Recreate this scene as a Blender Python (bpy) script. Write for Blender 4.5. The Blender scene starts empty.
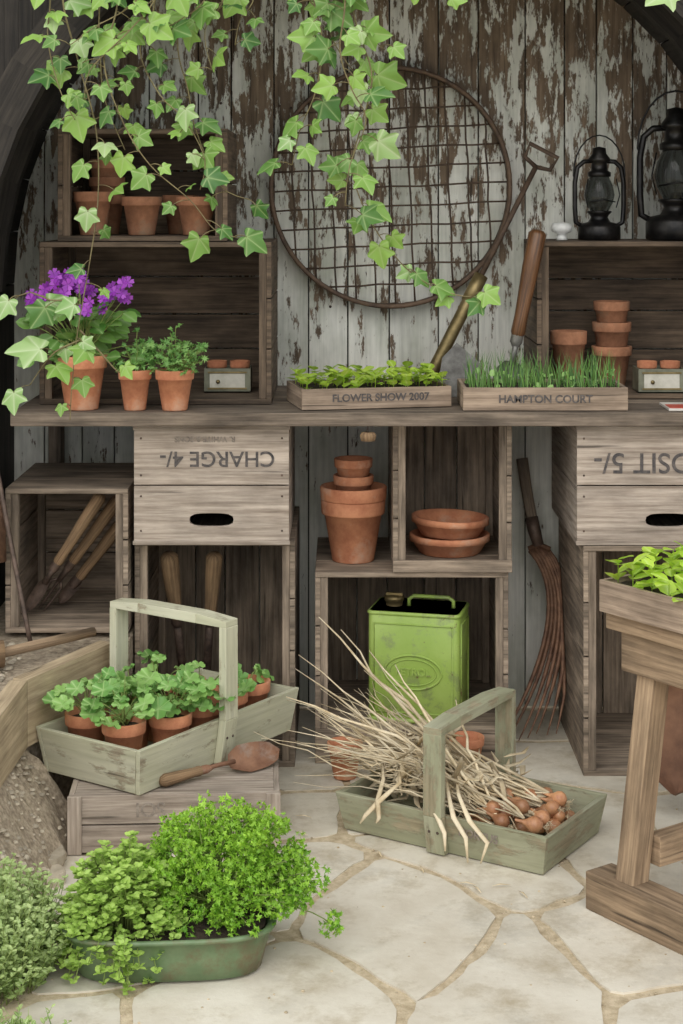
import bpy, math, random
from mathutils import Vector, Matrix, Euler
import mathutils.noise as mn
random.seed(7)
R=random.random
def U(a,b): return a+(b-a)*random.random()
sc=bpy.context.scene
try:
    sc.view_settings.view_transform='Standard'; sc.view_settings.look='None'
except Exception: pass
sc.view_settings.exposure=0.0

# ------------------------------------------------------------------ materials
def newmat(name):
    m=bpy.data.materials.new(name); m.use_nodes=True
    nt=m.node_tree; b=nt.nodes['Principled BSDF']; return m,nt,b
def N(nt,t,**k):
    n=nt.nodes.new(t)
    for a,v in k.items(): setattr(n,a,v)
    return n
def ramp(nt,fac,stops):
    r=nt.nodes.new('ShaderNodeValToRGB'); cr=r.color_ramp
    while len(cr.elements)<len(stops): cr.elements.new(.5)
    for e,(p,c) in zip(cr.elements,stops):
        e.position=p; e.color=(c[0],c[1],c[2],1) if isinstance(c,(tuple,list)) else (c,c,c,1)
    nt.links.new(fac,r.inputs[0]); return r.outputs[0]
def noise(nt,vec,scale,detail=6,rough=.6):
    n=N(nt,'ShaderNodeTexNoise'); n.inputs['Scale'].default_value=scale
    n.inputs['Detail'].default_value=detail; n.inputs['Roughness'].default_value=rough
    if vec is not None: nt.links.new(vec,n.inputs['Vector'])
    return n.outputs['Fac']
def mapping(nt,vec,s):
    m=N(nt,'ShaderNodeMapping'); m.inputs['Scale'].default_value=s; nt.links.new(vec,m.inputs['Vector']); return m.outputs[0]
def mix(nt,a,b,fac,mode='MIX'):
    m=N(nt,'ShaderNodeMixRGB',blend_type=mode)
    for s,i in ((fac,0),(a,1),(b,2)):
        if isinstance(s,(int,float)): m.inputs[i].default_value=s if i==0 else (s,s,s,1)
        elif isinstance(s,tuple): m.inputs[i].default_value=(*s,1)
        else: nt.links.new(s,m.inputs[i])
    return m.outputs[0]
def scalecol(nt,col):
    at=N(nt,'ShaderNodeAttribute',attribute_name='tint')
    v=N(nt,'ShaderNodeVectorMath',operation='SCALE'); nt.links.new(col,v.inputs[0]); nt.links.new(at.outputs['Fac'],v.inputs['Scale'])
    return v.outputs[0]
def bump(nt,b,h,st,dist=.004):
    n=N(nt,'ShaderNodeBump'); n.inputs['Strength'].default_value=st; n.inputs['Distance'].default_value=dist
    nt.links.new(h,n.inputs['Height']); nt.links.new(n.outputs[0],b.inputs['Normal'])
def math_(nt,op,a,c):
    n=N(nt,'ShaderNodeMath',operation=op)
    for i,s in enumerate((a,c)):
        if isinstance(s,(int,float)): n.inputs[i].default_value=s
        else: nt.links.new(s,n.inputs[i])
    return n.outputs[0]
def wood(name,c1,c2,grain=(4,75,1),paint=None,lo=.45,hi=.52,pscale=(7,16,1),rough=.85,stain=.5,paint2=None,zg=None,fine=None):
    m,nt,b=newmat(name); uv=N(nt,'ShaderNodeUVMap').outputs[0]
    g=noise(nt,mapping(nt,uv,grain),1,8,.62)
    col=ramp(nt,g,[(.30,c1),(.66,c2)])
    s=noise(nt,mapping(nt,uv,(5,11,1)),1,5,.6)
    col=mix(nt,col,ramp(nt,s,[(.35,stain),(.6,1.0)]),1,'MULTIPLY')
    h=g
    ck=noise(nt,mapping(nt,uv,(2.5,60,1)),1,3,.5)
    col=mix(nt,col,ramp(nt,ck,[(.29,.35),(.35,1.0)]),1,'MULTIPLY')
    if paint:
        p=noise(nt,mapping(nt,uv,pscale),1,10,.72)
        if fine:
            p2=noise(nt,mapping(nt,uv,fine),1,8,.7); p=math_(nt,'ADD',math_(nt,'MULTIPLY',p,.68),math_(nt,'MULTIPLY',p2,.32))
        if zg:
            z=N(nt,'ShaderNodeSeparateXYZ'); ge=N(nt,'ShaderNodeNewGeometry'); nt.links.new(ge.outputs['Position'],z.inputs[0])
            k=math_(nt,'MULTIPLY',math_(nt,'SUBTRACT',zg[0],z.outputs[2]),zg[1]); p=math_(nt,'ADD',p,k)
        f=ramp(nt,p,[(lo,0.),(hi,1.)])
        pc=paint
        if paint2:
            q=noise(nt,mapping(nt,uv,(3,6,1)),1,4,.6); pc=mix(nt,paint,paint2,ramp(nt,q,[(.44,0.),(.66,1.)]))
        pc=mix(nt,pc,ramp(nt,g,[(.3,.78),(.6,1.0)]),1,'MULTIPLY')
        col=mix(nt,col,pc,f); h=mix(nt,h,f,.5)
    nt.links.new(scalecol(nt,col),b.inputs['Base Color']); b.inputs['Roughness'].default_value=rough
    bump(nt,b,h,.7,.003); return m
def plain(name,c1,c2,scale=12,rough=.7,metal=0.,bs=.3,c3=None,tint=True,c3r=(.52,.68),dirt=None):
    m,nt,b=newmat(name); o=N(nt,'ShaderNodeTexCoord').outputs['Object']
    n=noise(nt,o,scale,8,.65); col=ramp(nt,n,[(.35,c1),(.62,c2)])
    if c3:
        n2=noise(nt,o,scale*.6,8,.7); col=mix(nt,col,c3,ramp(nt,n2,[(c3r[0],0.),(c3r[1],.85)]))
    if dirt:
        n4=noise(nt,o,dirt,9,.75); col=mix(nt,col,(.70,.65,.56),ramp(nt,n4,[(.50,0.),(.68,.9)]),'MULTIPLY')
    nt.links.new(scalecol(nt,col) if tint else col,b.inputs['Base Color']); b.inputs['Roughness'].default_value=rough; b.inputs['Metallic'].default_value=metal
    n3=noise(nt,o,scale*6,6,.6); bump(nt,b,n3,bs,.003); return m
def leafm(name,c1,c2,vein,vp=4.,rough=.45,trans=.25):
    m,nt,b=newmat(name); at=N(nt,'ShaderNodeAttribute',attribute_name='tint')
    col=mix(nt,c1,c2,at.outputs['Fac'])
    uv=N(nt,'ShaderNodeUVMap').outputs[0]; sp=N(nt,'ShaderNodeSeparateXYZ'); nt.links.new(uv,sp.inputs[0])
    pw=N(nt,'ShaderNodeMath',operation='POWER'); nt.links.new(sp.outputs[0],pw.inputs[0]); pw.inputs[1].default_value=vp
    col=mix(nt,col,vein,pw.outputs[0])
    nt.links.new(col,b.inputs['Base Color']); b.inputs['Roughness'].default_value=rough
    tr=N(nt,'ShaderNodeBsdfTranslucent'); nt.links.new(col,tr.inputs[0])
    mx=N(nt,'ShaderNodeMixShader'); mx.inputs[0].default_value=trans
    nt.links.new(b.outputs[0],mx.inputs[1]); nt.links.new(tr.outputs[0],mx.inputs[2])
    nt.links.new(mx.outputs[0],nt.nodes['Material Output'].inputs[0]); return m

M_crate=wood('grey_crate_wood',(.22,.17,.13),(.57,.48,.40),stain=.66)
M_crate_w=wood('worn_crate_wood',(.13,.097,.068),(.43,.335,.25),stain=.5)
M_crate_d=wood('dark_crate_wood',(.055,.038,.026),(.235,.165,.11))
M_tray=wood('tray_wood',(.17,.12,.083),(.45,.34,.25),stain=.65)
M_bench=wood('bench_wood',(.10,.075,.055),(.34,.265,.20))
M_table=wood('table_wood',(.17,.11,.065),(.49,.345,.215),stain=.6)
M_timber=wood('pale_timber',(.34,.25,.15),(.62,.49,.32),stain=.75)
M_wall=wood('peeling_boards',(.11,.075,.05),(.30,.215,.145),paint=(.84,.83,.76),paint2=(.55,.56,.48),lo=.463,hi=.486,pscale=(4,14,1),stain=.55,zg=(1.6,.07),fine=(16,55,1))
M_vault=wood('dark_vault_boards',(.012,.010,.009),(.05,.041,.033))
M_trug=wood('sage_painted_wood',(.26,.21,.14),(.48,.43,.31),paint=(.50,.49,.345),paint2=(.57,.555,.42),lo=.38,hi=.44,stain=.8)
M_trug2=wood('olive_painted_wood',(.20,.17,.10),(.42,.36,.24),paint=(.31,.31,.20),paint2=(.39,.385,.27),lo=.42,hi=.49,stain=.75)
M_handle=wood('handle_wood',(.13,.07,.035),(.40,.26,.14))
M_handle_d=wood('varnished_handle_wood',(.05,.022,.010),(.24,.11,.045),rough=.35)
M_terra=plain('terracotta',(.42,.15,.075),(.64,.28,.145),14,.85,0,.35,c3=(.60,.41,.30),c3r=(.53,.70))
M_terra_d=plain('mossy_terracotta',(.26,.115,.06),(.48,.22,.12),16,.9,0,.4,c3=(.26,.21,.14))
M_soil=plain('soil',(.02,.014,.01),(.07,.048,.032),60,.95,0,.9)
M_metal=plain('rusty_metal',(.05,.035,.028),(.16,.11,.085),25,.55,.4,.4)
M_wire=plain('rusted_wire',(.045,.028,.02),(.11,.07,.045),25,.7,.1,.4)
M_steel=plain('worn_steel',(.14,.13,.12),(.32,.31,.29),18,.45,.6,.3)
M_rust=plain('rust',(.16,.075,.045),(.28,.15,.09),14,.75,.2,.4,c3=(.30,.26,.22))
M_rust_d=plain('brown_rust',(.10,.045,.025),(.20,.10,.055),9,.75,.1,.4)
M_black=plain('black_iron',(.006,.006,.007),(.03,.027,.025),20,.35,.6,.2)
M_brass=plain('aged_brass',(.16,.12,.05),(.30,.23,.11),20,.45,.7,.2)
def canmat():
    m,nt,b=newmat('worn_lime_enamel'); o=N(nt,'ShaderNodeTexCoord').outputs['Object']
    col=ramp(nt,noise(nt,o,5,6,.6),[(.35,(.25,.37,.06)),(.65,(.34,.46,.11))])
    col=mix(nt,col,(.20,.25,.09),ramp(nt,noise(nt,o,16,9,.75),[(.52,0.),(.61,.75)]))
    col=mix(nt,col,(.12,.06,.03),ramp(nt,noise(nt,o,30,9,.8),[(.60,0.),(.65,.9)]))
    nt.links.new(col,b.inputs['Base Color']); b.inputs['Roughness'].default_value=.5; bump(nt,b,noise(nt,o,40),.2,.002); return m
M_can=canmat()
M_pan=plain('green_enamel',(.10,.16,.075),(.17,.24,.125),12,.45,.1,.2,c3=(.16,.11,.06),c3r=(.53,.66))
M_white=plain('white_ceramic',(.6,.6,.58),(.75,.75,.72),8,.3)
M_card=plain('card_label',(.5,.48,.40),(.65,.62,.54),20,.8)
M_tin=plain('olive_tin',(.13,.13,.09),(.25,.25,.18),12,.6,.2,.2)
M_ink=plain('stencil_ink',(.045,.042,.045),(.14,.12,.11),50,.9,tint=False)
M_inkf=plain('faded_stencil_ink',(.16,.13,.11),(.34,.29,.24),50,.9,tint=False)
M_stone=plain('limestone_paving',(.57,.51,.41),(.70,.65,.55),5,.85,0,.7,c3=(.50,.46,.385),dirt=7)
M_rock=plain('rubble_stone',(.34,.29,.22),(.56,.49,.38),9,.9,0,.8,dirt=12)
M_sand=plain('sandy_ground',(.42,.33,.21),(.64,.53,.37),40,.95,0,.9)
M_gravel=plain('gravel_soil',(.22,.17,.12),(.50,.41,.30),70,.95,0,1.)
M_tine=plain('rusty_tine',(.11,.055,.035),(.25,.14,.085),30,.6,.35)
M_onionskin=plain('onion_skin',(.30,.12,.055),(.58,.30,.15),18,.4,0,.2,c3=(.30,.10,.055))
M_straw=plain('dried_stalk',(.52,.40,.23),(.80,.68,.48),16,.7,0,.2,c3=(.74,.66,.50))
M_stem=plain('green_stem',(.16,.22,.05),(.26,.34,.09),20,.6)
M_ivystem=plain('ivy_stem',(.12,.09,.04),(.24,.20,.09),20,.7)
M_mag=plain('magazine_paper',(.55,.50,.45),(.7,.66,.6),6,.5)
M_magr=plain('magazine_red',(.45,.06,.04),(.55,.10,.06),6,.5)
L_ivy=leafm('ivy_leaf',(.05,.16,.025),(.32,.53,.10),(.48,.62,.26),5)
L_ivyp=leafm('pale_ivy_leaf',(.22,.40,.11),(.46,.62,.26),(.62,.72,.44),3)
L_pars=leafm('parsley_leaf',(.14,.36,.02),(.42,.70,.07),(.48,.72,.14),6)
L_mint=leafm('marjoram_leaf',(.17,.33,.04),(.44,.63,.13),(.46,.62,.18),5)
L_thyme=leafm('thyme_leaf',(.17,.31,.06),(.50,.61,.24),(.52,.62,.30),3)
L_ger=leafm('geranium_leaf',(.13,.32,.07),(.36,.60,.17),(.45,.64,.26),5)
L_let=leafm('lettuce_leaf',(.34,.56,.03),(.60,.80,.10),(.66,.83,.25),5,.4,.3)
L_chive=leafm('chive_blade',(.05,.14,.03),(.20,.38,.08),(.2,.36,.1),5)
L_prim=leafm('primrose_leaf',(.07,.19,.03),(.22,.42,.09),(.3,.47,.18),5)
L_purp=leafm('purple_petal',(.22,.02,.36),(.50,.10,.66),(.32,.02,.5),6,.5,.2)
def glassm():
    m,nt,b=newmat('lantern_glass'); b.inputs['Base Color'].default_value=(.14,.15,.14,1); b.inputs['Roughness'].default_value=.05
    b.inputs['Transmission Weight'].default_value=.85; b.inputs['IOR'].default_value=1.3; return m
M_glass=glassm()

# ------------------------------------------------------------------ mesh builder
class B:
    def __init__(s): s.v=[];s.f=[];s.uv=[];s.t=[];s.m=[];s.sm=[];s.mats=[];s.M=Matrix()
    def mi(s,mat):
        if mat not in s.mats: s.mats.append(mat)
        return s.mats.index(mat)
    def raw(s,vs,fs,uvs,mat,tint=1.,smooth=False,M=None):
        T=s.M@M if M is not None else s.M
        o=len(s.v); s.v+= [tuple(T@Vector(p)) for p in vs]; k=s.mi(mat)
        for f in fs:
            s.f.append([i+o for i in f]); s.uv+=[uvs[i] for i in f] ; s.t.append(tint); s.m.append(k); s.sm.append(smooth)
    def hexa(s,p,mat,tint=None,M=None):
        if tint is None: tint=U(.78,1.18)
        P=[Vector(q) for q in p]
        dx=(P[1]-P[0]).length; dy=(P[3]-P[0]).length; dz=(P[4]-P[0]).length
        d=[dx,dy,dz]; L=d.index(max(d)); off=(U(0,50),U(0,50))
        T=s.M@M if M is not None else s.M
        o=len(s.v); s.v+=[tuple(T@q) for q in P]; k=s.mi(mat)
        par=[(0,0,0),(dx,0,0),(dx,dy,0),(0,dy,0),(0,0,dz),(dx,0,dz),(dx,dy,dz),(0,dy,dz)]
        for f,ax in (((0,3,2,1),2),((4,5,6,7),2),((0,1,5,4),1),((2,3,7,6),1),((1,2,6,5),0),((3,0,4,7),0)):
            s.f.append([i+o for i in f])
            oth=[a for a in (0,1,2) if a!=ax]
            if L in oth: a=L; c=[q for q in oth if q!=L][0]
            else: a,c=oth
            s.uv+=[(par[i][a]+off[0],par[i][c]+off[1]+ax*.37) for i in f]
            s.t.append(tint); s.m.append(k); s.sm.append(False)
    def box(s,lo,hi,mat,tint=None,M=None):
        x0,y0,z0=lo;x1,y1,z1=hi
        s.hexa([(x0,y0,z0),(x1,y0,z0),(x1,y1,z0),(x0,y1,z0),(x0,y0,z1),(x1,y0,z1),(x1,y1,z1),(x0,y1,z1)],mat,tint,M)
    def slats(s,lo,hi,ax,n,mat,gap=.004,M=None):
        w=(hi[ax]-lo[ax]); c=[0]+sorted((i+U(-.08,.08))/n for i in range(1,n))+[1]
        for i in range(n):
            a=list(lo);b=list(hi); a[ax]=lo[ax]+w*c[i]+(gap/2 if i else 0); b[ax]=lo[ax]+w*c[i+1]-(gap/2 if i<n-1 else 0)
            s.box(a,b,mat,None,M)
    def lathe(s,prof,mat,M=None,seg=24,tint=1.,smooth=True):
        vs=[];uv=[]
        for r,z in prof:
            for j in range(seg):
                a=2*math.pi*j/seg; vs.append((r*math.cos(a),r*math.sin(a),z)); uv.append((z*1.0,j/seg*.3))
        fs=[]
        for i in range(len(prof)-1):
            for j in range(seg):
                k=(j+1)%seg; fs.append((i*seg+j,i*seg+k,(i+1)*seg+k,(i+1)*seg+j))
        s.raw(vs,fs,uv,mat,tint,smooth,M)
    def tube(s,pts,r,mat,seg=6,tint=1.,flat=1.,cap=True):
        pts=[Vector(p) for p in pts]; n=len(pts); vs=[];uv=[]; L=0
        rr=r if isinstance(r,(list,tuple)) else [r]*n
        prev=None
        for i,p in enumerate(pts):
            t=(pts[min(i+1,n-1)]-pts[max(i-1,0)]).normalized()
            if prev is None:
                a=Vector((0,0,1)) if abs(t.z)<.9 else Vector((1,0,0)); x=t.cross(a).normalized()
            else: x=(prev-t*prev.dot(t)).normalized()
            prev=x; y=t.cross(x)
            if i: L+=(pts[i]-pts[i-1]).length
            for j in range(seg):
                a=2*math.pi*j/seg; vs.append(p+x*math.cos(a)*rr[i]+y*math.sin(a)*rr[i]*flat); uv.append((L,j/seg*.1))
        fs=[(i*seg+j,i*seg+(j+1)%seg,(i+1)*seg+(j+1)%seg,(i+1)*seg+j) for i in range(n-1) for j in range(seg)]
        if cap: fs+=[tuple(range(seg))[::-1],tuple(range((n-1)*seg,n*seg))]
        s.raw(vs,fs,uv,mat,tint,True)
    def done(s,name,parent=None,bevel=0.):
        me=bpy.data.meshes.new(name)
        xs=[p[0] for p in s.v];ys=[p[1] for p in s.v];zs=[p[2] for p in s.v]
        o=Vector(((min(xs)+max(xs))/2,(min(ys)+max(ys))/2,min(zs)))
        me.from_pydata([Vector(p)-o for p in s.v],[],s.f)
        u=me.uv_layers.new(name='UVMap'); flat=[c for q in s.uv for c in q]; u.data.foreach_set('uv',flat)
        a=me.attributes.new('tint','FLOAT','FACE'); a.data.foreach_set('value',s.t)
        for m in s.mats: me.materials.append(m)
        me.polygons.foreach_set('material_index',s.m); me.polygons.foreach_set('use_smooth',s.sm)
        me.update(); ob=bpy.data.objects.new(name,me); sc.collection.objects.link(ob); ob.location=o
        if parent: setpar(ob,parent)
        if bevel>0:
            md=ob.modifiers.new('bevel','BEVEL'); md.width=bevel; md.segments=2; md.limit_method='ANGLE'; md.angle_limit=math.radians(50)
        return ob
def setpar(ob,p):
    bpy.context.view_layer.update()
    ob.parent=p; ob.matrix_parent_inverse=p.matrix_world.inverted()
def text(parent,st,size,loc,rotz=0,flip=False,mat=None,name='stencil_lettering',ex=.0006,off=.0006):
    c=bpy.data.curves.new(name,'FONT'); c.body=st; c.size=size; c.extrude=ex; c.align_x='CENTER'; c.align_y='CENTER'; c.offset=off
    c.materials.append(mat or M_ink); ob=bpy.data.objects.new(name,c); sc.collection.objects.link(ob)
    Mx=Matrix.Translation(loc)@Matrix.Rotation(rotz,4,'Z')@Matrix.Rotation(math.pi/2,4,'X')
    if flip: Mx=Mx@Matrix.Rotation(math.pi,4,'Z')
    ob.matrix_world=Mx; setpar(ob,parent); return ob
def aim(pos,d,n,s=1.):
    d=Vector(d).normalized(); n=Vector(n); n=(n-d*n.dot(d))
    if n.length<1e-4: n=d.orthogonal()
    n.normalize(); x=d.cross(n)
    m=Matrix((x,d,n)).transposed().to_4x4()
    return Matrix.Translation(Vector(pos))@m@Matrix.Scale(s,4)
def Tz(x,y,z,a=0): return Matrix.Translation((x,y,z))@Matrix.Rotation(a,4,'Z')

# ------------------------------------------------------------------ leaf shapes
def fan(outline,center=(0,0,0,1)):
    vs=[center]+outline; n=len(outline)
    return vs,[(0,i+1,(i+1)%n+1) for i in range(n)]
iv=[(0,-.04,0,.5),(.16,-.20,-.03,0),(.36,-.23,-.08,.2),(.47,-.12,-.1,.9),(.48,.05,-.02,0),(.50,.16,.02,0),(.66,.30,-.08,.3),(.70,.44,-.13,.9),(.50,.50,-.02,.0),(.35,.56,.03,0),(.25,.76,.0,0),(.10,.96,-.08,.3),(0,1.05,-.14,.9)]
S_IVY=fan(iv+[(-x,y,z,v) for x,y,z,v in iv[1:-1]][::-1],(0,.0,-.02,.9))
ov=[(0,0,0,1),(.0,.33,-.03,1),(0,.68,-.03,1),(0,1,-.1,1),(.26,.22,.05,0),(.33,.5,.05,0),(.22,.8,.0,0),(-.26,.22,.05,0),(-.33,.5,.05,0),(-.22,.8,.0,0)]
S_OVAL=(ov,[(0,4,1),(1,4,5),(1,5,2),(2,5,6),(2,6,3),(0,1,7),(1,8,7),(1,2,8),(2,9,8),(2,3,9)])
sc_o=[]
for i in range(22):
    a=-math.pi/2+.25+(2*math.pi-.5)*i/21; rr=.5*(1+.10*math.cos(i*math.pi))*(1 if i not in(0,21) else .9)
    sc_o.append((rr*math.cos(a),.42+rr*math.sin(a),.09*math.sin(i*math.pi/2),1 if i%4==2 else 0))
S_SCAL=fan([(0,.1,-.05,.6)]+sc_o,(0,.36,-.1,1))
def curl(n,seed):
    rs=random.Random(seed); o=[]
    for i in range(n):
        a=-math.pi/2+2*math.pi*(i+.5)/n; rr=.5*((1.2+.25*math.sin(i*1.9)) if i%2 else .48)
        o.append((rr*math.cos(a),.5+rr*math.sin(a),rs.uniform(-.32,.32),.8 if i%2 else 0))
    return fan(o,(0,.5,0,.1))
S_CURLS=[curl(16,i) for i in range(5)]; S_CURL=S_CURLS[0]
S_PET=([(0,0,0,1),(.3,.55,.08,0),(.28,.9,.02,0),(0,.82,.1,0),(-.28,.9,.02,0),(-.3,.55,.08,0)],[(0,1,2,3),(0,3,4,5)])
def leaf(b,S,M,mat,tint=None,sx=1.):
    vs,fs=S; t=R() if tint is None else max(0,min(1,tint))
    b.raw([(v[0]*sx,v[1],v[2]) for v in vs],fs,[(v[3],0) for v in vs],mat,t,True,M)
def bez(a,b,c,n=6):
    a,b,c=Vector(a),Vector(b),Vector(c); return [a*(1-t)**2+b*2*t*(1-t)+c*t*t for t in [i/n for i in range(n+1)]]
def rv(s=1.): return Vector((U(-s,s),U(-s,s),U(-s,s)))

# ------------------------------------------------------------------ camera (level camera, shifted lens)
F=1700.; D=4.857; H=1.643; HY=200.
cam=bpy.data.cameras.new('camera'); co=bpy.data.objects.new('camera',cam); sc.collection.objects.link(co)
co.location=(0,-D,H); co.rotation_euler=(math.pi/2,0,0)
cam.sensor_fit='VERTICAL'; cam.sensor_height=36; cam.sensor_width=24; cam.lens=F/1024*36; cam.shift_y=-(512-HY)/1024
sc.camera=co
def P(u,v,y):   # survey: photo measurement + known depth -> metres
    k=(D+y)/F; return Vector(((u-341.5)*k,y,H-(v-HY)*k))
def G(u,v):     # survey: point on the ground plane -> plan metres
    d=F*H/(v-HY); return Vector(((u-341.5)*d/F,d-D))

# ------------------------------------------------------------------ room shell
b=B()
x=-1.08
while x<1.34:
    w=U(.10,.16); b.box((x,.65+U(0,.006),0),(x+w-.004,.67,2.62),M_wall,U(.80,1.12)); x+=w
b.box((-1.1,.675,0),(1.42,.69,2.62),M_vault)  # unseen dark backing added to stop outside light through the board gaps
for xx,zz in [(U(-1,1.3),z+U(-.01,.01)) for z in(1.30,1.95,.75) for _ in range(14)]:
    b.lathe([(.0,.003),(.004,.002),(.005,0)],M_metal,Matrix.Translation((xx,.652,zz))@Matrix.Rotation(math.pi/2,4,'X'),7)
b.done('wall_back',bevel=.002)
b=B(); b.box((-1.10,-.15,0),(-1.06,.65,1.37),M_vault); b.done('wall_left')
b=B(); b.box((1.34,-.15,0),(1.38,.65,1.37),M_vault); b.done('wall_right')
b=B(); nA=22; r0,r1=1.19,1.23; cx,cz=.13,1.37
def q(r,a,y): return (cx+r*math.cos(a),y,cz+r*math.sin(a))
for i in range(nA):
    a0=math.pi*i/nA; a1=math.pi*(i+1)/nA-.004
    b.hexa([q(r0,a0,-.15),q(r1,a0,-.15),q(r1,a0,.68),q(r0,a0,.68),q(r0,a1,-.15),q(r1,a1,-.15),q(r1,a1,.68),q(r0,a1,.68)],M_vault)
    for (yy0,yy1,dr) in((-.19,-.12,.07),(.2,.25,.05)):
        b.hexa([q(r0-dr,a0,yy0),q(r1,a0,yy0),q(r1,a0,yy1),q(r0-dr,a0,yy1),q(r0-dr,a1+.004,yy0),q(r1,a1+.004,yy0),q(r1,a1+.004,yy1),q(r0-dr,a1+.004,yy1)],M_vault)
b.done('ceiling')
b=B()  # dark boarding added to block the white sky outside the arch
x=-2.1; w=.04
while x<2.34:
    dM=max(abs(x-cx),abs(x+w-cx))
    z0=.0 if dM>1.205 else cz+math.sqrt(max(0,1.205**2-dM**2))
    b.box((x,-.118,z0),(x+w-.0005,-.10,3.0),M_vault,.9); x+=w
b.done('added_wall_front')

# floor + crazy paving
b=B(); b.raw([(-6,-6,-.010),(6,-6,-.010),(6,3,-.010),(-6,3,-.010)],[(0,1,2,3)],[(0,0)]*4,M_sand); floor=b.done('floor')
stones=[
 [(120,1080),(130,990),(290,935),(332,952),(408,1002),(385,1080)],
 [(308,905),(375,855),(435,872),(505,912),(487,945),(425,1002),(408,1002),(332,952),(290,935)],
 [(425,1002),(487,945),(505,912),(530,914),(560,945),(612,1000),(600,1080),(385,1080),(408,1002)],
 [(342,838),(430,826),(520,822),(595,893),(530,914),(505,912),(435,872),(375,855)],
 [(530,914),(595,893),(660,850),(800,900),(800,965),(612,1000),(560,945)],
 [(612,1000),(800,965),(800,1090),(600,1080)],
 [(290,935),(308,905),(375,855),(342,838),(268,842),(180,870),(200,920)],
 [(268,842),(342,838),(346,790),(272,792)],
 [(342,838),(430,826),(520,822),(500,776),(346,790)],
 [(520,822),(595,893),(660,850),(640,795),(500,776)],
 [(640,795),(660,850),(800,900),(800,780)],
 [(272,792),(346,790),(340,748),(272,745)],
 [(346,790),(500,776),(490,742),(340,748)],
 [(500,776),(640,795),(620,740),(490,742)],
 [(640,795),(800,780),(800,735),(620,740)],
 [(272,745),(340,748),(490,742),(480,710),(272,710)],
 [(490,742),(620,740),(800,735),(800,708),(480,710)],
 [(180,870),(268,842),(272,792),(272,745),(100,745),(100,800)],
 [(130,990),(290,935),(200,920),(60,930),(20,1000)],
 [(200,920),(180,870),(60,850),(20,900),(60,930)],
 [(120,1080),(130,990),(20,1000),(-60,1080)],
 [(-60,1080),(120,1080),(385,1080),(330,1300),(-100,1300)],
 [(385,1080),(600,1080),(800,1090),(900,1300),(330,1300)],
 [(272,745),(272,710),(60,710),(60,745),(100,745)]]
b=B()
for s in stones:
    poly=[G(*p) for p in s]; pts=[]; n=len(poly)
    area=sum(poly[i].x*poly[(i+1)%n].y-poly[(i+1)%n].x*poly[i].y for i in range(n))
    if area<0: poly=poly[::-1]
    for k in range(n):
        a=poly[k];e=poly[(k+1)%n]; L=(e-a).length
        if L<.045:
            pts.append((a+e)/2); continue
        nr=Vector((-(e-a).y,(e-a).x)).normalized(); m=max(2,int(L/.04))
        for w in range(m):
            t=(w+.5)/m
            if L>.12: t=.5+(t-.5)*(1-.035/L)
            p=a.lerp(e,t); wob=mn.noise(Vector((p.x*9,p.y*9,k*.5)))*.014
            pts.append(p+nr*(.0130+wob+U(-.0015,.0025)))
    c=sum(pts,Vector((0,0)))/len(pts)
    z=U(-.001,.002); n=len(pts)
    vs=[(p.x,p.y,z) for p in pts]+[(p.x,p.y,-.02) for p in pts]
    fs=[tuple(range(n))]+[(k,k+n,(k+1)%n+n,(k+1)%n) for k in range(n)]
    b.raw(vs,fs,[(0,0)]*len(vs),M_stone,U(.90,1.06))
pav=b.done('paving_slabs',floor)
b=B(); b.raw([(-1.6,-2.2,-.0035),(1.8,-2.2,-.0035),(1.8,.6,-.0035),(-1.6,.6,-.0035)],[(0,1,2,3)],[(0,0)]*4,M_sand)
for i in range(1800):
    x,y=U(-.9,1.1),U(-1.6,.3); r=U(.0015,.004)
    b.lathe([(0,-r*.6),(r,-r*.2),(r*.8,r*.5),(0,r*.6)],M_sand,Tz(x,y,.001 if R()<.08 else -.004),6,U(.7,1.3))
b.done('sand_grit',floor)
b=B()
for (x,y) in((.36,-.80),(.33,-.84),(.28,-.78),(.2,-.72),(.10,-.62),(-.08,-.35),(-.12,-.45),(.42,-.83)):
    a=U(0,6.3); d=Vector((math.cos(a),math.sin(a),0)); p=Vector((x,y,.006)); b.tube([p,p+d*.02+Vector((0,0,.004)),p+d*.045],[.001,.003,.001],M_straw,5,1,.4)
b.done('fallen_onion_skins',floor)

# ------------------------------------------------------------------ bench
b=B(); b.slats((-.935,-.06,1.004),(1.3,.645,1.043),1,3,M_bench)
b.box((-.935,.56,.388),(-.895,.64,1.003),M_bench); b.box((1.26,.56,.003),(1.30,.64,1.003),M_bench)
b.box((-.10,.62,.94),(.15,.645,1.0),M_bench)
b.done('potting_bench',bevel=.003)

# ------------------------------------------------------------------ crates
def crate_open(x0,x1,y0,y1,z0,z1,mat,back=(2,3),t=.015,post=True,nz=2,name='wooden_crate',foot=0,lip=0):
    b=B()
    zb=z0+foot
    b.slats((x0,y0,zb),(x1,y1,zb+t),1,3,mat); b.slats((x0,y0,z1-t),(x1,y1,z1),1,3,mat)
    for a in(x0,x1-t): b.slats((a,y0+.002,zb+t),(a+t,y1,z1-t),2,nz,mat)
    ax,n=back; b.slats((x0+t,y1-t,zb+t),(x1-t,y1,z1-t),ax,n,mat)
    if post:
        for a in(x0+t,x1-t-.022):
            b.box((a,y0+.004,zb+t),(a+.022,y0+.03,z1-t),mat); b.box((a,y1-t-.03,zb+t),(a+.022,y1-t,z1-t),mat)
    if foot:
        for a in(y0,y1-.08): b.box((x0,a,z0),(x1,a+.06,zb),mat)
    if lip: b.box((x0,y0-.012,zb),(x1,y0,zb+lip),mat)
    return b.done(name,bevel=.0018)
def nailrow(b,xs,zs,y):
    for xx in xs:
        for zz in zs: b.lathe([(0,.0025),(.003,.002),(.0035,0)],M_metal,Matrix.Translation((xx,y,zz))@Matrix.Rotation(math.pi/2,4,'X'),7)
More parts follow.
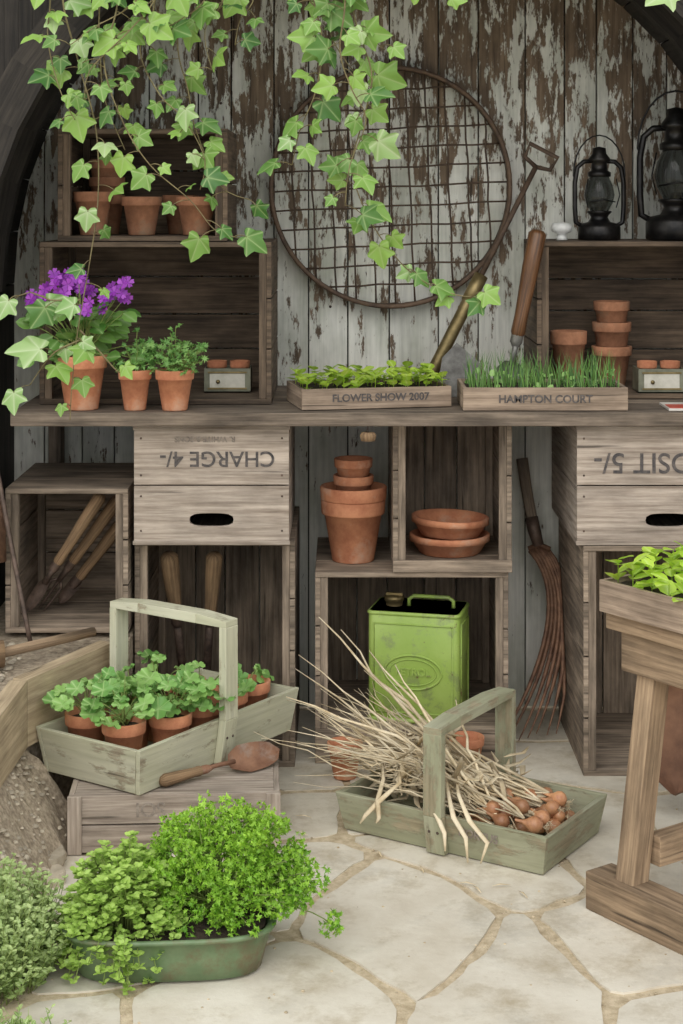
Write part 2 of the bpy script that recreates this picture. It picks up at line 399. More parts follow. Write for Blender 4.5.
def crate_closed(x0,x1,y0,y1,z0,z1,mat,t=.016,name='wooden_crate',split=.49):
    b=B(); zm=z0+(z1-z0)*split
    b.box((x0,y0,zm+.003),(x1,y0+t,z1-.006),mat,1.05)
    cx,cz=(x0+x1)/2,z0+(zm-z0)*.42; hw=(x1-x0)/2; a,bb=.063,.019
    angs=sorted([2*math.pi*i/40 for i in range(40)]+[math.atan2(zz,xx)%(2*math.pi) for xx in(-hw,hw) for zz in(z0+.002-cz,zm-.001-cz)])
    inn=[];out=[]
    for th in angs:
        c,s=math.cos(th),math.sin(th); r=(abs(c/a)**3.2+abs(s/bb)**3.2)**(-1/3.2); inn.append((cx+r*c,cz+r*s))
        hz=(zm-.001-cz) if s>0 else (cz-z0-.002)
        r=min(hw/abs(c) if abs(c)>1e-6 else 9,hz/abs(s) if abs(s)>1e-6 else 9); out.append((cx+r*c,cz+r*s))
    n=len(angs); vs=[(p[0],y0,p[1]) for p in inn]+[(p[0],y0,p[1]) for p in out]+[(p[0],y0+t,p[1]) for p in inn]+[(p[0],y0+t,p[1]) for p in out]
    fs=[]
    for i in range(n):
        j=(i+1)%n; fs+=[(i,n+i,n+j,j),(2*n+i,2*n+j,3*n+j,3*n+i),(i,j,2*n+j,2*n+i),(n+i,3*n+i,3*n+j,n+j)]
    b.raw(vs,fs,[(v[0]+7,v[2]+3) for v in vs],mat,1.0)
    for xx in(x0,x1-t): b.slats((xx,y0+t,z0),(xx+t,y1-t,z1-.004),2,2,mat)
    b.slats((x0,y1-t,z0),(x1,y1,z1-.004),2,2,mat); b.slats((x0+t,y0+t,z0),(x1-t,y1-t,z0+t),0,3,mat)
    b.slats((x0,y0+t+.0,z1-.005),(x1,y1-t,z1-.0005),1,3,mat,gap=.01)
    for zz in(z0+.0,z1-.016): b.box((x0-.003,y0-.004,zz),(x1+.003,y0,zz+.012),mat,.85)
    nailrow(b,(x0+.02,x1-.02),(z0+.04,zm-.03,zm+.03,z1-.04),y0)
    return b.done(name,bevel=.0015)
c1=crate_closed(-.593,-.150,0,.60,.658,1.002,M_crate)
text(c1,'CHARGE 4/-',.062,(-.355,-.0012,.905),flip=True)
text(c1,'R. WHITE & SONS',.022,(-.39,-.0012,.960),flip=True,mat=M_inkf)
crate_open(-.600,-.135,.07,.62,.0,.656,M_crate_w,back=(0,4),nz=4)
crate_open(-.965,-.612,0.02,.5,.401,.815,M_crate_w,back=(2,3),nz=3)
c2=crate_closed(.672,1.19,-.005,.58,.658,1.002,M_crate)
text(c2,'DEPOSIT 5/-',.082,(.935,-.0062,.895),flip=True)
crate_open(.69,1.2,-.01,.55,.0,.656,M_crate_w,back=(0,4),nz=4)
crate_open(-.077,.487,.10,.62,.0,.557,M_crate_w,back=(0,5),nz=3,foot=.085)
crate_open(.150,.497,.10,.60,.559,.998,M_crate_w,back=(0,3),nz=3,lip=.035)
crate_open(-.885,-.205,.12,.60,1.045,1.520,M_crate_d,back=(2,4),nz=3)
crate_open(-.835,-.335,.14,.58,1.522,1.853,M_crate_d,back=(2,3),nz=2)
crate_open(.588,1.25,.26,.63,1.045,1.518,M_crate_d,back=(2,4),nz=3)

# crate under the trug
b=B(); M=Tz(-.430,-.40,0,math.radians(3)); t=.014
w,d,h=.265,.18,.148
b.slats((-w,-d,.004),(w,-d+t,h),2,2,M_crate,M=M); b.slats((-w,d-t,.004),(w,d,h),2,2,M_crate,M=M)
for xx in(-w,w-t): b.slats((xx,-d+t,.004),(xx+t,d-t,h),2,2,M_crate,M=M)
b.slats((-w+t,-d+t,h-t),(w-t,d-t,h),1,4,M_crate,M=M)
for xx in(-w-.002,w-.034): b.box((xx,-d-.008,.002),(xx+.036,-d,h),M_crate,M=M)
cu_=b.done('wooden_crate',bevel=.0018)
text(cu_,'SOI',.05,tuple(M@Vector((-.06,-d-.0008,.112))),math.radians(3),flip=True,mat=M_inkf)

# ------------------------------------------------------------------ trugs
def build_trug(Mx,L,W,h,zt,mat,name):
    b=B(); b.M=Mx; t=.014; fl=.018; l,w=L/2,W/2
    b.slats((-l+.006,-w+.006,.002),(l-.006,w-.006,.014),1,3,mat)
    def side(sgn):
        y0=sgn*w;y1=sgn*(w+fl)
        b.hexa([(-l,y0-sgn*t,0.001),(l,y0-sgn*t,0.001),(l,y0,0.001),(-l,y0,0.001),(-l-fl,y1-sgn*t,h),(l+fl,y1-sgn*t,h),(l+fl,y1,h),(-l-fl,y1,h)],mat,1.0)
    def end(sgn):
        x0=sgn*l;x1=sgn*(l+fl); k=t+.001
        b.hexa([(x0-sgn*t,-w+k,.002),(x0,-w+k,.002),(x0,w-k,.002),(x0-sgn*t,w-k,.002),(x1-sgn*t,-w-fl+k,h-.002),(x1,-w-fl+k,h-.002),(x1,w+fl-k,h-.002),(x1-sgn*t,w+fl-k,h-.002)],mat,.95)
    side(1);side(-1);end(1);end(-1)
    hw=.026; tt=.024
    for sgn in(-1,1):
        for (za,zb_,o0,o1) in((0.002,h,0,fl),(h,zt-.02,fl,fl)):
            y0=sgn*(w+.001+o0); y1=sgn*(w+.001+o1)
            b.hexa([(-hw,y0,za),(hw,y0,za),(hw,y0+sgn*tt,za),(-hw,y0+sgn*tt,za),(-hw,y1,zb_),(hw,y1,zb_),(hw,y1+sgn*tt,zb_),(-hw,y1+sgn*tt,zb_)],mat,1.05)
    e=w+fl+tt
    for (ya,yb,za,zb2) in((-e,-e*.5,-.003,.006),(-e*.5,e*.5,.006,.006),(e*.5,e,.006,-.003)):
        b.hexa([(-hw,ya,zt-.021),(hw,ya,zt-.021),(hw,yb,zt-.021),(-hw,yb,zt-.021),(-hw,ya,zt+za),(hw,ya,zt+za),(hw,yb,zt+zb2),(-hw,yb,zt+zb2)],mat,1.06)
    for sx in(-1,1):
        for sy in(-1,1):
            b.lathe([(0,.003),(.004,.002),(.004,0)],M_metal,Matrix.Translation((sx*.012,sy*(w+fl*.6+tt+.001),h*.6))@Matrix.Rotation(-sy*math.pi/2,4,'X'),8)
    return b.done(name,bevel=.0035)
A=Vector((-.506,-.60)); dl=Vector((.566,.824)).normalized(); dw=Vector((-dl.y,dl.x))
Lt,Wt=.64,.325
cL=A+dl*Lt/2+dw*Wt/2; z0=.150
ML=Matrix(((dl.x,dw.x,0,cL.x),(dl.y,dw.y,0,cL.y),(0,0,1,z0),(0,0,0,1)))
trugL=build_trug(ML,Lt,Wt,.120,.385,M_trug,'wooden_trug')
A2=Vector((.489,-.731)); du=Vector((.844,-.536)); dv=Vector((.536,.844)); L2_,W2=.57,.33
cR=A2-du*L2_/2+dv*W2/2
MR=Matrix(((du.x,dv.x,0,cR.x),(du.y,dv.y,0,cR.y),(0,0,1,.003),(0,0,0,1)))
trugR=build_trug(MR,L2_,W2,.10,.325,M_trug2,'wooden_trug')
text(trugR,'HORTUS',.028,tuple(MR@Vector((.115,-W2/2-.0155,.066))),math.atan2(du.y,du.x),name='trug_lettering',mat=M_inkf)

# ------------------------------------------------------------------ pots
def pot(b,x,y,z,r,h,mat=None,soil=True,seg=28):
    mat=mat or M_terra; M=Tz(x,y,z,U(0,6))
    pr=[(0,0),(r*.64,0),(r*.66,.003),(r*.90,h*.76),(r*.985,h*.765),(r,h*.79),(r*1.02,h*.985),(r*1.0,h),(r*.90,h),(r*.87,h*.8),(r*.60,.012),(0,.012)]
    b.lathe(pr,mat,M,seg,U(.85,1.1))
    if soil: b.lathe([(0,h*.88),(r*.5,h*.87),(r*.885,h*.85)],M_soil,M,seg)
def pot_obj(x,y,z,r,h,mat=None,soil=True,name='terracotta_pot',par=None):
    b=B(); pot(b,x,y,z,r,h,mat,soil); return b.done(name,par)
potsL=[(-.235,.095),(-.235,-.035),(-.115,-.09),(.01,-.09),(.125,-.09),(.24,-.08),(-.105,.05),(.02,.075),(.145,.075)]
for k,(u,v) in enumerate(potsL):
    p=ML@Vector((u,v,.016)); o=pot_obj(p.x,p.y,p.z,.057,.132,M_terra,name='potted_geranium',par=trugL)
    b=B(); n=19 if u<.08 else 4
    top=p+Vector((0,0,.12))
    for i in range(n):
        a=U(0,6.28); rr=.08*math.sqrt(R()); tip=top+Vector((math.cos(a)*rr,math.sin(a)*rr,U(.03,.125)*(1.1-rr*6)))
        if u>.08: tip=top+Vector((math.cos(a)*rr*.5,math.sin(a)*rr*.5,U(.01,.04)))
        b.tube(bez(top+rv(.01),(top+tip)/2+Vector((0,0,.02)),tip,4),.0013,M_stem,4)
        out=Vector((math.cos(a),math.sin(a),0))
        leaf(b,S_SCAL,aim(tip,out*.8+Vector((0,-.3,U(-.4,.2))),Vector((0,-.6,1))+out*.5+rv(.35),U(.040,.068)),L_ger,U(.1,1))
    b.done('geranium_foliage',o)
p1=pot_obj(-.745,.02,1.044,.072,.155)
p2=pot_obj(-.590,.0,1.044,.047,.115); p3=pot_obj(-.476,-.002,1.044,.055,.115)
b=B(); top=Vector((-.745,.02,1.18))
for i in range(54):
    a=U(0,6.28); rr=U(.02,.16); tip=top+Vector((math.cos(a)*rr,math.sin(a)*rr*.55,U(.0,.15)))
    if tip.y>.09: tip.y=.09
    b.tube(bez(top+rv(.02),(top+tip)/2+Vector((0,0,.03)),tip,4),.0016,M_stem,4)
    out=Vector((math.cos(a),math.sin(a)*.6,0))
    leaf(b,S_OVAL,aim(tip,out+Vector((0,-.3,U(-.5,.4))),Vector((0,-.7,.8))+rv(.4),U(.045,.07)),L_prim,None,1.2)
for (fx,fz,nf,sp) in((-.775,1.405,28,.042),(-.640,1.385,18,.034),(-.86,1.37,9,.03),(-.72,1.36,8,.05)):
    for i in range(nf):
        c=Vector((fx+U(-sp,sp),U(-.08,.04),fz+U(-sp*.75,sp*.75)))
        nrm=Vector((U(-.6,.6),-1,U(-.2,.8))).normalized()
        if i%3==0: b.tube(bez(top,(top+c)/2+Vector((0,0,.02)),c,4),.0012,M_stem,4)
        ax=nrm.orthogonal().normalized()
        for k in range(5):
            dd=Matrix.Rotation(2*math.pi*k/5,3,nrm)@ax
            leaf(b,S_PET,aim(c,dd+nrm*.25,nrm,.021),L_purp,U(.1,1))
b.done('purple_primula',p1)
for (pp,x,y,rr,n) in((p2,-.590,.0,.065,70),(p3,-.476,-.002,.095,190)):
    b=B(); top=Vector((x,y,1.148))
    for i in range(n):
        a=U(0,6.28); q_=rr*math.sqrt(R()); tip=top+Vector((math.cos(a)*q_,math.sin(a)*q_*.8,U(.0,.135)*(1-q_/rr*.5)))
        if i%3==0: b.tube(bez(top,(top+tip)/2+Vector((0,0,.01)),tip,3),.001,M_stem,4)
        leaf(b,S_CURL,aim(tip,rv()+Vector((0,0,.4)),Vector((0,-.6,1))+rv(.6),U(.013,.024)),L_ger,U(0,.7))
    b.done('seedling_foliage',pp)
zt=1.522+.016
for x,y,r,h in((-.745,.24,.058,.13),(-.600,.25,.060,.115),(-.435,.24,.060,.115)):
    pot_obj(x,y,zt,r,h,M_terra_d,False)
b=B()
for i in range(3): pot(b,-.725,.40,zt+.055*i,.055,.12,M_terra_d,False)
b.done('terracotta_pot_stack')
pot_obj(-.50,.42,zt,.055,.12,M_terra_d,False)
def tin(x,y,z,w=.14,h=.072,d=.105):
    b=B(); t=.003
    for lo,hi in(((x-w/2,y,z),(x+w/2,y+t,z+h)),((x-w/2,y+d-t,z),(x+w/2,y+d,z+h)),((x-w/2,y+t,z),(x-w/2+t,y+d-t,z+h)),((x+w/2-t,y+t,z),(x+w/2,y+d-t,z+h)),((x-w/2,y,z),(x+w/2,y+d,z+t))):
        b.box(lo,hi,M_tin,1)
    b.box((x-w*.38,y-.002,z+h*.18),(x+w*.38,y,z+h*.78),M_card,1)
    for zz in(h*.13,h*.80): b.box((x-w*.42,y-.004,z+zz),(x+w*.42,y,z+zz+.005),M_brass,1)
    b.lathe([(0,.006),(.006,.005),(.006,0)],M_brass,Matrix.Translation((x-w*.2,y-.002,z+h*.45))@Matrix.Rotation(math.pi/2,4,'X'),10)
    o=b.done('seed_tin')
    for dx in(-.035,.035):
        q_=B(); pot(q_,x+dx,y+.053,z+.003,.03,.088,M_terra,False); q_.done('small_pot',o)
tin(-.345,.28,1.062); tin(.965,.265,1.062)
pot_obj(.705,.42,1.062,.056,.175,M_terra_d,False)
b=B()
for i,(z,r) in enumerate(((0,.062),(.075,.060),(.14,.056))): pot(b,.845,.46,1.062+z,r,.125,M_terra_d,False)
b.done('terracotta_pot_stack')
b=B(); pot(b,.035,.27,.558,.096,.185,M_terra,False); pot(b,.036,.268,.612,.099,.17,M_terra,False); pot(b,.036,.268,.70,.060,.115,M_terra,False); pot(b,.036,.268,.755,.057,.11,M_terra,False)
b.done('terracotta_pot_stack')
b=B()
for i,(r,z) in enumerate(((.122,.575),(.118,.628))):
    h=.058; M=Matrix.Translation((.328,.30,z))@Matrix.Rotation(.04*i,4,'Y')
    b.lathe([(0,0),(r*.72,0),(r*.76,.004),(r*.94,h*.66),(r,h*.68),(r,h*.97),(r*.98,h),(r*.92,h),(r*.88,h*.7),(r*.68,.01),(0,.01)],M_terra,M,36,1.0)
b.done('terracotta_bowl_stack')
pot_obj(.01,-.02,.002,.05,.10,M_terra,False)
pot_obj(.36,.03,.002,.05,.10,M_terra,False)

# ------------------------------------------------------------------ seed trays
def tray(M,w,d,h,mat,name='wooden_seed_tray'):
    b=B(); b.M=M; t=.011
    b.box((0,0,.001),(w,t,h),mat,1.05); b.box((0,d-t,.001),(w,d,h),mat)
    b.box((0,t,.001),(t,d-t,h),mat); b.box((w-t,t,.001),(w,d-t,h),mat); b.slats((t,t,.001),(w-t,d-t,.01),1,3,mat)
    n=10; vs=[]
    for i in range(n+1):
        for j in range(n+1): vs.append((t+(w-2*t)*i/n,t+(d-2*t)*j/n,h*.82+U(-.004,.005)))
    fs=[(i*(n+1)+j,(i+1)*(n+1)+j,(i+1)*(n+1)+j+1,i*(n+1)+j+1) for i in range(n) for j in range(n)]
    b.raw(vs,fs,[(0,0)]*len(vs),M_soil,1,True)
    return b.done(name,bevel=.0015)
def lettuces(M,w,d,z,nx,ny,par,s0=.02,s1=.034,hh=.035):
    b=B(); b.M=M
    for i in range(nx):
        for j in range(ny):
            c=Vector((w*(i+.5)/nx+U(-.006,.006),d*(j+.5)/ny+U(-.006,.006),z))
            for k in range(random.randint(5,7)):
                a=U(0,6.28); o=Vector((math.cos(a),math.sin(a),0)); base=c+Vector((0,0,U(.008,hh)))
                b.tube([c,base],.0012,L_let,3)
                leaf(b,S_OVAL,aim(base,o+Vector((0,0,U(.0,.9))),Vector((0,0,1))-o*.3+rv(.2),U(s0,s1)),L_let,U(.2,1),1.35)
    b.done('lettuce_seedlings',par)
a=math.radians(12); Mf=Tz(-.112,-.028,1.0445,a)
tf=tray(Mf,.44,.25,.060,M_tray); lettuces(Mf,.44,.25,.05,9,5,tf,.024,.040,.045)
text(tf,'FLOWER SHOW 2007',.030,tuple(Mf@Vector((.23,-.0012,.032))),a)
Mh=Tz(.345,-.035,1.0445,0); th=tray(Mh,.468,.25,.066,M_tray)
text(th,'HAMPTON COURT',.031,tuple(Mh@Vector((.234,-.0012,.033))),0)
b=B(); b.M=Mh
for i in range(330):
    x,y=U(.02,.45),U(.02,.23); hgt=U(.04,.12); l=Vector((U(-.3,.3),U(-.3,.3),1))*hgt; w=.0012; z=.052
    vs=[(x-w,y,z),(x+w,y,z),(x+w+l.x*.4,y+l.y*.3,z+l.z*.55),(x-w+l.x*.4,y+l.y*.3,z+l.z*.55),(x+l.x,y+l.y,z+l.z)]
    b.raw(vs,[(0,1,2,3),(3,2,4)],[(0,0)]*5,L_chive,R(),True)
for i in range(45):
    leaf(b,S_OVAL,aim((U(.02,.45),U(.02,.23),U(.06,.09)),rv(),(0,-.5,1),U(.015,.025)),L_ger,U(.3,1),1.2)
b.done('chives',th)

# ------------------------------------------------------------------ riddle on the wall
b=B(); cx_,cz_,ra=.157,1.685,.382; M=Matrix.Translation((cx_,.585,cz_))@Matrix.Rotation(-math.pi/2,4,'X')
b.lathe([(ra-.006,0),(ra,0),(ra+.002,.003),(ra+.002,.055),(ra-.005,.055),(ra-.006,0)],M_wire,M,72,1.3)
b.tube([(cx_+(ra+.001)*math.cos(2*math.pi*i/64),.585,cz_+(ra+.001)*math.sin(2*math.pi*i/64)) for i in range(65)],.008,M_wire,6,1.5,cap=False)
tl=math.radians(2.5); gs=.0625
k=-int(ra/gs)
while k*gs<ra:
    t=k*gs; l=math.sqrt(max(0,ra*ra-t*t))
    for o in(0,1):
        pts=[]
        for w in range(9):
            s=-l+2*l*w/8; x_,z_=(s,t) if o else (t,s); wob=.0025*math.sin(w*2.1+k)*(0 if w in(0,8) else 1)
            x2=x_*math.cos(tl)-z_*math.sin(tl); z2=x_*math.sin(tl)+z_*math.cos(tl)
            pts.append((cx_+x2+wob,.600+(.002 if o else -.002),cz_+z2+wob))
        b.tube(pts,.0034,M_wire,6,.9)
    k+=1
b.done('garden_riddle')

# ------------------------------------------------------------------ hand tools
def tool(p0,p1,nrm,hl,hr,bl,bw,name,hm=None,mm=None,shaft=.006,kind='trowel'):
    p0,p1=Vector(p0),Vector(p1); L=(p1-p0).length; b=B(); b.M=aim(p0,p1-p0,nrm)
    hm=hm or M_handle; mm=mm or M_steel
    RY=Matrix.Rotation(-math.pi/2,4,'X')
    b.lathe([(0,0),(hr*.7,.003),(hr*1.05,.014),(hr*1.0,hl*.35),(hr*.78,hl*.8),(hr*.85,hl*.95),(hr*.6,hl)],hm,RY,14)
    b.lathe([(hr*.72,hl*.9),(hr*.72,hl+.015),(shaft,hl+.03)],mm,RY,12,1.2)
    b.tube([(0,hl,0),(0,(hl+L-bl)/2,.004),(0,L-bl+.01,0)],shaft,mm,8)
    if kind=='trowel':
        nx,ny=6,8; vs=[]
        for j in range(ny+1):
            t=j/ny; w=bw/2*(min(1,.55+t*2) if t<.3 else 1)*(math.sqrt(max(0,1-((t-.35)/.65)**2.4)) if t>.35 else 1)
            for i in range(nx+1):
                s=-1+2*i/nx; vs.append((s*w,L-bl+bl*t,-.22*bw*(1-s*s)+.02*bw))
        fs=[(j*(nx+1)+i,j*(nx+1)+i+1,(j+1)*(nx+1)+i+1,(j+1)*(nx+1)+i) for j in range(ny) for i in range(nx)]
        b.raw(vs,fs,[(0,0)]*len(vs),mm,1.1,True)
    elif kind=='fork':
        for s in(-1,0,1): b.tube([(0,L-bl,0),(s*bw/2,L-bl*.8,-.004),(s*bw/2,L-bl*.3,-.008),(s*bw/2*.9,L,.004)],[.005,.005,.004,.0015],mm,6)
    b.M=Matrix()
    return b.done(name)
tool((-.462,-.545,.1675),(-.165,-.335,.182),(.5,-.6,1),.125,.0155,.15,.085,'garden_trowel',mm=M_rust)
tool((-.510,.16,.60),(-.475,.44,.02),(0,-1,.3),.24,.026,.12,.09,'hand_fork',mm=M_metal,kind='fork',shaft=.013)
tool((-.375,.16,.60),(-.43,.44,.02),(0,-1,.3),.24,.024,.12,.10,'garden_trowel',mm=M_metal,shaft=.013)
for (a_,c_,n_,k_) in(((-.70,.11,.785),(-.925,.13,.436),'garden_trowel','trowel'),((-.655,.18,.765),(-.90,.20,.43),'hand_fork','fork'),((-.640,.25,.70),(-.85,.26,.428),'garden_trowel','trowel')):
    tool(a_,c_,(.3,-1,.4),.25,.019,.11,.036,n_,kind=k_,shaft=.009,mm=M_metal)
b=B(); a_,c_=Vector((.255,.40,1.058)),Vector((.645,.56,1.80)); qq=lambda t:a_.lerp(c_,t)
b.tube([qq(0),qq(.02),qq(.36),qq(.38)],[.013,.02,.02,.016],M_brass,14); b.tube([qq(.36),qq(.47)],.023,M_brass,14,1.2)
b.tube([qq(.45),qq(.93)],.009,M_wire,8,1.2)
d=(c_-a_).normalized(); sx=d.cross(Vector((0,-1,0))).normalized()
b.tube([qq(.93),qq(.945)-sx*.045,qq(1.0)-sx*.05,qq(1.0)+sx*.05,qq(.945)+sx*.045,qq(.93)],.0075,M_wire,8,1.2)
b.done('brass_garden_syringe')
tool((.588,.222,1.555),(.492,.236,1.06),(0,-1,0),.33,.026,.10,.085,'garden_trowel',mm=M_steel,shaft=.009,hm=M_handle_d)
b=B(); M=Matrix.Translation((.352,.30,1.046))@Matrix.Rotation(math.radians(-12),4,'X')@Matrix.Rotation(math.radians(-8),4,'Z')
ol=[(-.065,0),(.065,0),(.072,.10),(.0,.165),(-.045,.12)]; vs=[(x,0,z) for x,z in ol]+[(x,.004,z) for x,z in ol]
b.raw(vs,[(0,1,2,3,4),(9,8,7,6,5)]+[(i,i+5,(i+1)%5+5,(i+1)%5) for i in range(5)],[(0,0)]*10,M_steel,.5,False,M)
b.done('hoe_blade')

# ------------------------------------------------------------------ lanterns
def lantern(x,y,z,s,rot=0):
    b=B(); b.M=Tz(x,y,z,rot)@Matrix.Scale(s,4)
    b.lathe([(0,0),(.062,0),(.066,.004),(.066,.038),(.060,.05),(.035,.056),(.026,.07),(.03,.078),(.038,.085),(.038,.09),(0,.09)],M_black,seg=28)
    b.lathe([(.028,.09),(.042,.115),(.048,.14),(.042,.17),(.03,.195)],M_glass,seg=28)
    b.lathe([(.03,.195),(.036,.197),(.036,.21),(.026,.215),(.024,.24),(.034,.245),(.034,.252),(.022,.268),(.02,.285),(.0,.29)],M_black,seg=28)
    b.lathe([(.0,.088),(.012,.09),(.009,.105),(0,.108)],M_brass,seg=12)
    for sg in(-1,1):
        b.tube([(sg*.05,0,.04),(sg*.075,0,.055),(sg*.078,0,.10),(sg*.078,0,.18),(sg*.07,0,.225),(sg*.05,0,.243),(sg*.02,0,.245)],.0075,M_black,10)
        b.tube([(sg*.045,-.03,.10),(sg*.055,-.035,.14),(sg*.045,-.03,.19)],.002,M_black,6)
    b.tube([(-.078,0,.19)]+[(-.083*math.cos(a),-.0,.20+.125*math.sin(a)) for a in [math.pi*i/12 for i in range(13)]]+[(.078,0,.19)],.0025,M_black,6)
    b.tube([(-.04,-.035,.118),(0,-.055,.125),(.04,-.035,.118)],.0022,M_black,6)
    b.done('hurricane_lantern')
lantern(.800,.42,1.519,1.0,.15); lantern(1.035,.40,1.519,1.42,-.1)
b=B(); b.lathe([(0,0),(.018,0),(.016,.01),(.012,.018),(.03,.026),(.034,.04),(.026,.052),(0,.056)],M_white,Tz(.678,.38,1.5195),20); b.done('ceramic_door_knob')

# ------------------------------------------------------------------ petrol can
def rbox(b,w,d,h,r,mat,z0=0,n=6,M=None):
    rings=[(0,-.004),(0.004,0),(h-.004,0),(h,-.004)]
    vs=[]
    for z,off in rings:
        for cx,cy,a0 in((w/2-r,d/2-r,0),(-w/2+r,d/2-r,90),(-w/2+r,-d/2+r,180),(w/2-r,-d/2+r,270)):
            for k in range(n+1):
                a=math.radians(a0+90*k/n); vs.append((cx+(r+off)*math.cos(a),cy+(r+off)*math.sin(a),z0+z))
    m=4*(n+1); fs=[(i*m+j,i*m+(j+1)%m,(i+1)*m+(j+1)%m,(i+1)*m+j) for i in range(len(rings)-1) for j in range(m)]
    b.raw(vs,fs,[(0,0)]*len(vs),mat,1,True,M); b.raw(vs,[tuple(range(m))[::-1],tuple(range(3*m,4*m))],[(0,0)]*len(vs),mat,1,False,M)
CM=Tz(.232,.235,.102,math.radians(-14))
b=B(); b.M=CM; w,d,h=.275,.18,.325
rbox(b,w,d,h,.02,M_can); rbox(b,w+.008,d+.008,.012,.022,M_can,0); rbox(b,w+.008,d+.008,.012,.022,M_can,h-.012)
fy=-d/2-.001
def oval(a,c,z,r,mat=M_can): b.tube([(a*math.cos(2*math.pi*i/40),fy,z+c*math.sin(2*math.pi*i/40)) for i in range(41)],r,mat,6,cap=False)
oval(.085,.050,.15,.0035); oval(.07,.038,.15,.002)
rr_=[(-.118,.03),(.118,.03),(.118,.29),(-.118,.29),(-.118,.03)]
b.tube([(x,fy,z) for x,z in rr_],.003,M_can,6)
b.tube([(w/2+.001,-.06,.03),(w/2+.001,.06,.03),(w/2+.001,.06,.29),(w/2+.001,-.06,.29),(w/2+.001,-.06,.03)],.003,M_can,6)
b.lathe([(.026,h),(.026,h+.014),(.03,h+.014),(.03,h+.028),(.0,h+.03)],M_brass,Tz(-.075,0,0),16)
b.box((-.10,-.004,h+.028),(-.05,.004,h+.036),M_brass)
b.tube([(-.03,0,h),(-.03,0,h+.02),(-.015,0,h+.030),(.09,0,h+.030),(.105,0,h+.02),(.105,0,h)],.006,M_can,8)
can=b.done('petrol_can')
text(can,'PETROL',.030,tuple(CM@Vector((0,-d/2-.001,.15))),math.radians(-14),mat=M_can,name='embossed_lettering',ex=.0025)

# ------------------------------------------------------------------ long curved-tine fork leaning right of middle
b=B()
nt_=7
for i in range(nt_):
    s=-1+2*i/(nt_-1)
    p0=Vector((.622+s*.030,.49,.55-.01*abs(s))); p1=Vector((.735+s*.022,.43,.42)); p2=Vector((.650+s*.050,.34+.02*s,.18)); e=Vector((.560+s*.085,.26+.02*math.sin(i*2.),.010+.03*(s+1)*.5))
    pts=[]
    for k in range(16):
        t=k/15; pts.append(p0*(1-t)**3+p1*3*t*(1-t)**2+p2*3*t*t*(1-t)+e*t**3)
    for p in pts: p.x=min(p.x,.680)
    b.tube(pts,[.0070]*11+[.006,.005,.004,.003,.0015],M_tine,8,U(.75,1.3))
b.tube([(.588,.492,.545),(.622,.488,.560),(.655,.485,.545)],.009,M_tine,8)
b.tube([(.575,.56,.82),(.588,.54,.72),(.604,.508,.62),(.620,.49,.56)],[.019,.018,.018,.016],M_crate_w,10)
b.tube([(.600,.515,.64),(.608,.502,.60),(.620,.489,.555)],[.021,.021,.017],M_metal,12)
b.done('garden_fork')

# ------------------------------------------------------------------ onions
b=B()
def L2(u,v,z): return MR@Vector((u,v,z))
bul=[]
def bulb(u,v,z,r):
    p=L2(u,v,z); bul.append((u,v,z))
    ax=(L2(u-.1,v+U(-.05,.05),z+U(-.02,.05))-p).normalized()
    M=aim(p,ax,rv())@Matrix.Rotation(-math.pi/2,4,'X')
    b.lathe([(0,-r*.9),(r*.4,-r*.85),(r*.85,-r*.45),(r,0),(r*.85,r*.5),(r*.45,r*.95),(r*.22,r*1.4),(r*.15,r*2.2)],M_onionskin,M,14,U(.6,1.25))
    for k in range(8): b.tube([M@Vector((0,0,-r*.85)),M@Vector((U(-.006,.006),U(-.006,.006),-r*1.2)),M@Vector((U(-.014,.014),U(-.014,.014),-r*1.6))],.0007,M_straw,3)
for i in range(28): bulb(U(.02,.235),U(-.12,.12),.04+.026*(i//14)+U(0,.01),U(.017,.024))
for i in range(16): bulb(U(.10,.245),U(-.12,.10),U(.088,.115),U(.018,.025))
def stalk(p0,p1,p2,r,flat=1.,t=None):
    pts=bez(p0,p1,p2,9); w=U(.003,.008); pts=[p+rv(w) if 0<i<9 else p for i,p in enumerate(pts)]
    b.tube(pts,[r]*6+[r*.85,r*.7,r*.5,r*.3],M_straw,5,t or U(.62,1.12),flat)
for i in range(210):
    u,v,z=random.choice(bul); z+=.010
    eu=U(-.50,-.10); ev=v+U(-.18,.20); ez=U(.06,.24)+max(0,-eu-.3)*U(0,.6)
    if abs(ev)>.15 or eu<-.27: ez=max(ez,.13)
    mz=U(.10,.21); stalk(L2(u-.03,v,z),L2((u+eu)/2+U(-.09,.02),v*.4+U(-.11,.11),mz),L2(eu,ev,ez),U(.002,.0048),U(.35,1))
for (eu,ev,ez) in((-.46,-.02,.50),(-.42,.03,.46),(-.50,-.06,.40),(-.55,.0,.34),(-.50,-.12,.30),(-.36,.08,.40),(-.30,.12,.36),(-.56,-.03,.26),(-.40,.12,.33),(-.1,.1,.30)):
    u,v,z=random.choice(bul); stalk(L2(u,v,z),L2((u+eu)/2,v*.3,.16+ez*.15),L2(eu,ev,ez),U(.003,.005))
for i in range(30):
    u,v=U(-.05,.10),U(-.12,.12); stalk(L2(u,v,.12),L2(u-.08,v+U(-.05,.05),.15),L2(u-.2,v+U(-.1,.1),.14),U(.002,.004),.6)
for (u0,u1,z1) in((-.02,.04,.03),(.02,.10,.015),(.05,.16,.02),(-.17,-.15,.06),(-.12,-.19,.05)):
    pts=[L2(u0-.05,-.08,.16),L2(u0,-.16,.15),L2((u0+u1)/2,-.205,.11),L2(u1,-.215,.07),L2(u1+U(-.02,.02),-.225,z1)]
    b.tube(pts,[.003,.005,.007,.006,.002],M_straw,6,U(.8,1.05),.35)
